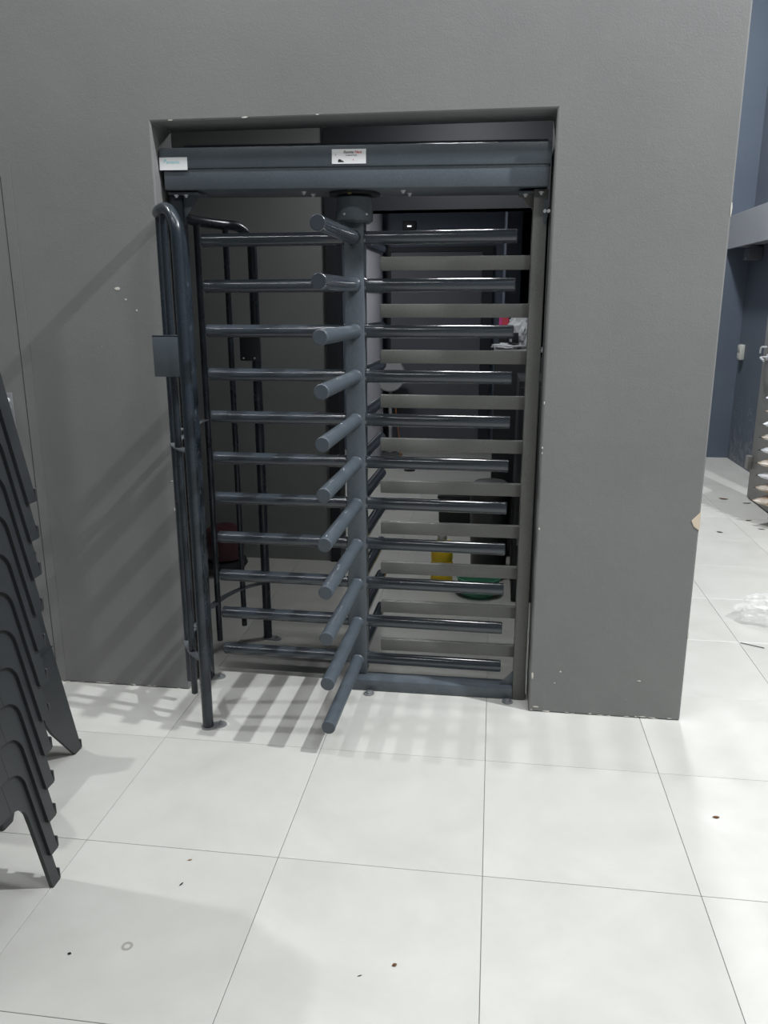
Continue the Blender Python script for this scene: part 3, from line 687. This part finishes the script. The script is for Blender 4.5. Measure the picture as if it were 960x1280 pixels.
bm = bmesh.new(); tube(bm, fillet([(-0.93, 5.33, 0.62), (-0.905, 5.32, 0.40), (-0.875, 5.30, 0.18), (-0.860, 5.28, 0.03), (-0.845, 5.22, 0.005), (-0.70, 5.2, 0.0048)], 0.08), 0.0045, 8)
o = link('orange_cable', bm, new_mat('orange_cable', (0.5, 0.17, 0.05), 0.5)); tag(o, 'thin orange cable dangling beside the pale disc stand', 'cable')
bm = bmesh.new(); lathe(bm, [(0, 0.0005), (0.055, 0.0005), (0.055, 0.012), (0.03, 0.018), (0, 0.018)], 20); o = link('dark_floor_disc', bm, M_black); o.location = (-0.707, 4.70, 0); tag(o, 'small flat black disc lying on the floor of the far room', 'disc')  # small dark spot on the far floor, built as a flat disc
# little lamp high on the far wall
lp2 = thing('indicator_lamp', 'tiny white lit indicator lamp high on the dark far wall', 'lamp', (-0.836, 5.80, 2.37))
bm = BM(-0.07, 0.07, -0.03, -0.001, -0.05, 0.05, bev=0.006); link('lamp_housing', bm, M_black, lp2)
M_em = new_mat('lit_diode', (1, 1, 1), 0.4); N, L, b = nodes(M_em); b.inputs['Emission Color'].default_value = (0.9, 0.95, 1, 1); b.inputs['Emission Strength'].default_value = 1.2
bm = BM(-0.022, 0.022, -0.036, -0.0302, -0.008, 0.006, bev=0.002); link('diode', bm, M_em, lp2)
# maroon drum on wheels in the left of the passage
M_mar = new_mat('maroon_plastic', (0.065, 0.018, 0.026), 0.4)
vac = thing('wheeled_drum', 'maroon rounded drum on a dark wheeled base behind the left guard rail', 'vacuum cleaner', (-1.50, 1.50, 0))
bm = bmesh.new(); lathe(bm, [(0, 0.085), (0.085, 0.085), (0.105, 0.10), (0.118, 0.16), (0.118, 0.235), (0.105, 0.275), (0.07, 0.295), (0, 0.30)], 36); link('drum', bm, M_mar, vac)
bm = bmesh.new(); lathe(bm, [(0, 0.048), (0.125, 0.048), (0.135, 0.060), (0.125, 0.088), (0, 0.088)], 32); link('drum_base', bm, M_black, vac)
for a in (-2.4, -0.6, 0.9, 2.4):
    c, s = math.cos(a)*0.125, math.sin(a)*0.125
    bm = bmesh.new(); tube(bm, [(c-0.010, s, 0.0225), (c+0.010, s, 0.0225)], 0.022, 18, bev=0.003); box(bm, c-0.006, c+0.006, s-0.006, s+0.006, 0.02, 0.052); link('caster', bm, M_black, vac)

# ================================================================ CORRIDOR AT THE RIGHT
# double socket box
soc = thing('switch_box', 'pale grey plastic socket box mounted on the slate blue corridor wall', 'socket', (2.57, 5.64, 1.11))
M_soc = new_mat('aged_white_plastic', (0.52, 0.52, 0.48), 0.4)
bm = BM(-0.045, 0.0, -0.05, 0.05, -0.075, 0.075, bev=0.008); link('box_body', bm, M_soc, soc)
for z in (-0.036, 0.036):
    bm = BM(-0.049, -0.0452, -0.036, 0.036, z-0.028, z+0.028, bev=0.0015); link('socket_cover', bm, M_soc, soc)
# small dark fixture below the bulkhead
fx_ = thing('wall_sensor', 'dark rounded fitting under the pale bulkhead at the right edge', 'fitting', (2.49, 5.45, 2.02))
bm = BM(-0.05, 0.078, -0.09, 0.09, -0.035, 0.085, bev=0.012); link('housing', bm, new_mat('dark_grey_housing', (0.09, 0.095, 0.11), 0.5), fx_)
bm = bmesh.new(); tube(bm, [(-0.052, -0.03, -0.02), (-0.058, -0.03, -0.02)], 0.014, 16); link('lens', bm, M_steel, fx_)
# open steel door leaf with a lever handle
leaf = thing('metal_door_leaf', 'grey metal door leaf standing open at the right edge behind the wrapped packs', 'door', (2.232, 3.63, 0))
M_leaf = coat('grey_steel_door', (0.22, 0.215, 0.205), 0.45, 0.05)
bm = BM(0.0, 0.045, -0.31, 0.31, 0.012, 2.04, bev=0.003); link('door_panel', bm, M_leaf, leaf)
bm = bmesh.new(); tube(bm, fillet([(0.0, 0.20, 1.17), (-0.055, 0.20, 1.17), (-0.06, 0.09, 1.15)], 0.018), 0.009, 14); tube(bm, [(0.0, 0.20, 1.17), (-0.008, 0.20, 1.17)], 0.026, 20); tube(bm, fillet([(-0.01, 0.20, 1.25), (-0.045, 0.24, 1.25), (-0.045, 0.25, 1.20)], 0.015), 0.007, 12)
link('door_handle', bm, M_zinc, leaf)
bm = BM(-0.04, -0.0005, 0.26, 0.33, 0.25, 0.36, bev=0.004); link('door_stop', bm, M_leaf, leaf)
bm = BM(0.05, 0.30, -0.31, 0.31, 0.0, 2.04) ; bm.free()
# stack of wrapped packs on a low dark pallet
pal = thing('low_pallet', 'low dark pallet under the stack of wrapped packs at the right edge', 'pallet', (2.33, 3.05, 0))
for y in (-0.15, 0.0, 0.15):
    bm = BM(-0.15, 0.15, y-0.035, y+0.035, 0.0, 0.125, bev=0.003); link('runner', bm, M_black, pal)
for x in (-0.12, -0.04, 0.04, 0.12):
    bm = BM(x-0.032, x+0.032, -0.19, 0.19, 0.125, 0.140, bev=0.002); link('slat', bm, M_black, pal)
M_film = new_mat('wrapping_film', (0.72, 0.78, 0.84), 0.2); M_kraft = new_mat('brown_packs', (0.42, 0.29, 0.18), 0.7)
def film_mix(name, c, c2):
    m = new_mat(name, c, 0.28); n = noise(m, 14, 4, 0.6, dist=1.2); N, L, b = nodes(m)
    L.new(ramp(m, n.outputs[0], [(0.42, c), (0.60, c2)]).outputs[0], b.inputs['Base Color']); return m
M_pk = [film_mix('film_over_kraft', (0.40, 0.28, 0.18), (0.62, 0.56, 0.50)), film_mix('film_over_white', (0.60, 0.66, 0.74), (0.78, 0.80, 0.84))]
names = ['topmost', 'second from the top', 'third from the top', 'fourth from the top', 'middle one', 'fourth from the bottom', 'third from the bottom', 'second from the bottom', 'lowest']
for k in range(9):
    z = 0.140 + (8-k)*0.094
    bm = bmesh.new(); n = 16; h = 0.088
    # pillow with pinched seams and pointed corners
    G0 = []; G1 = []
    for i in range(n+1):
        a = []; c = []
        for j in range(n+1):
            u, v = 2*i/n-1, 2*j/n-1; e = (1-abs(u)**3)*(1-abs(v)**3)
            pin = 1 + 0.10*abs(u)**4*abs(v)**4 - 0.05*(1-abs(u*v))
            x = 0.20*u*pin; y = 0.17*v*pin; t = h/2*e**0.45 + 0.0006; w = 0.002*math.sin(9*u+5*v+k)*e
            a.append(bm.verts.new((x, y, h/2+t*0.98+w))); c.append(a[-1] if i in (0, n) or j in (0, n) else bm.verts.new((x, y, h/2-t*0.98)))
        G0.append(a); G1.append(c)
    for i in range(n):
        for j in range(n):
            bm.faces.new((G0[i][j], G0[i+1][j], G0[i+1][j+1], G0[i][j+1]))
            q = (G1[i][j], G1[i][j+1], G1[i+1][j+1], G1[i+1][j])
            if len(set(q)) > 2: 
                try: bm.faces.new(q)
                except ValueError: pass
    o = link('wrapped_pack', bm, M_pk[1 if k in (0, 2, 4, 6) else 0], ang=50); o.location = (2.262+random.uniform(-0.012, 0.012), 3.05, z); o.rotation_euler = (0, 0, 0.75+random.uniform(-0.08, 0.08))
    tag(o, '%s film-wrapped pack, %s in the stack at the right edge' % ('whitish' if k in (0, 2, 4, 6) else 'brownish', names[k]), 'pack', 'film-wrapped packs at the right edge')
# crumpled clear plastic film on the floor
M_clear = bpy.data.materials.new('clear_crinkled_film'); M_clear.use_nodes = True; N, L, b = nodes(M_clear)
b.inputs['Base Color'].default_value = (0.93, 0.93, 0.93, 1); b.inputs['Roughness'].default_value = 0.15; b.inputs['Alpha'].default_value = 0.20; b.inputs['Specular IOR Level'].default_value = 1.0
nn = noise(M_clear, 30, 4, 0.6); bump(M_clear, nn.outputs[0], 0.5, 0.01)
o = crumple('clear_plastic_wrap', 0.125, (1.5, 1.0, 0.60), 0.26, 5.0, M_clear, (1.58, 1.12, 0.001), 0.02, 5, 2.4)
tag(o, 'crumpled clear plastic wrap lying on the bright floor at the right edge', 'plastic wrap')
# leaves, twig and crumbs on the floor
M_leafs = [new_mat('dry_brown_leaf', (0.20, 0.10, 0.04), 0.8), new_mat('dark_crumb', (0.03, 0.03, 0.03), 0.8), new_mat('pale_tan_leaf', (0.38, 0.28, 0.16), 0.8)]
def leaf_bit(name, x, y, L_, w, rz, m, label, cat='leaf', curl=0.3):
    bm = bmesh.new(); n = 6; rows = []
    for i in range(n+1):
        t = i/n; ww = w*math.sin(PI*min(max(t, 0.04), 0.96))**0.8; z = 0.0012+curl*L_*0.35*(2*t-1)**2
        rows.append([bm.verts.new((L_*(t-0.5), s*ww/2, z+abs(s)*ww*0.18)) for s in (-1, 0, 1)])
    for a, b2 in zip(rows, rows[1:]):
        for k in range(2): bm.faces.new((a[k], a[k+1], b2[k+1], b2[k]))
    r = bmesh.ops.solidify(bm, geom=bm.faces[:], thickness=0.0008)
    zm = min(v.co.z for v in bm.verts)
    for v in bm.verts: v.co.z += 0.0003-zm
    o = link(name, bm, m, ang=60); o.location = (x, y, 0); o.rotation_euler = (0, 0, rz); return tag(o, label, cat)
leaf_bit('dry_leaf', 0.827, -0.616, 0.022, 0.012, 0.1, M_leafs[0], 'dry brown leaf scrap on the bright tile below the wall corner')
leaf_bit('dry_leaf', -0.115, -1.332, 0.013, 0.010, 0.6, M_leafs[0], 'tiny reddish brown scrap near the bottom centre of the floor')
leaf_bit('floor_crumb', -0.195, -1.375, 0.012, 0.003, 0.5, M_leafs[1], 'thin dark crumb just left of the reddish scrap at bottom centre', 'crumb')
leaf_bit('dry_leaf', -0.758, -1.03, 0.013, 0.006, 0.4, M_leafs[2], 'tan leaf crumb on the floor right of the chair stack')
leaf_bit('floor_crumb', -0.745, -1.13, 0.016, 0.005, 1.2, M_leafs[1], 'small black crumb below the tan crumb right of the chair stack', 'crumb')
leaf_bit('floor_crumb', -0.93, -1.405, 0.010, 0.008, 0, M_leafs[1], 'black round crumb near the lower left corner of the floor', 'crumb')
leaf_bit('dry_leaf', 2.02, 3.85, 0.075, 0.030, -0.3, M_leafs[0], 'brown dry leaf on the corridor floor beside the corner')
leaf_bit('floor_crumb', 2.17, 3.72, 0.08, 0.02, 0.1, M_leafs[1], 'dark scrap on the floor right at the foot of the metal door', 'scrap')
leaf_bit('dry_leaf', 2.02, 3.16, 0.05, 0.016, 0.2, M_leafs[0], 'brown leaf bit left of the foot of the wrapped packs')
leaf_bit('floor_crumb', 1.72, 2.80, 0.045, 0.020, -0.5, M_leafs[1], 'dark scrap on the corridor floor away from the walls', 'scrap')
leaf_bit('floor_crumb', 2.04, 2.92, 0.055, 0.014, -0.4, M_leafs[1], 'dark scrap on the floor just before the wrapped packs', 'scrap')
bm = bmesh.new(); tube(bm, fillet([(1.30, 0.805, 0.0025), (1.34, 0.78, 0.004), (1.395, 0.755, 0.0025)], 0.02), 0.0018, 6); o = link('dark_twig', bm, M_leafs[1]); tag(o, 'thin dark twig on the floor below the crumpled clear plastic', 'twig')
# ring-shaped stain left by a cup, a flat film on the tile
bm = bmesh.new(); lathe(bm, [(0.0075, 0.0002), (0.0145, 0.0002), (0.0145, 0.0006), (0.0075, 0.0006), (0.0075, 0.0002)], 24); o = link('floor_stain', bm, new_mat('grey_stain', (0.32, 0.31, 0.29), 0.6)); o.location = (-0.797, -1.362, 0); tag(o, 'small grey ring stain on the tile at lower left', 'stain')
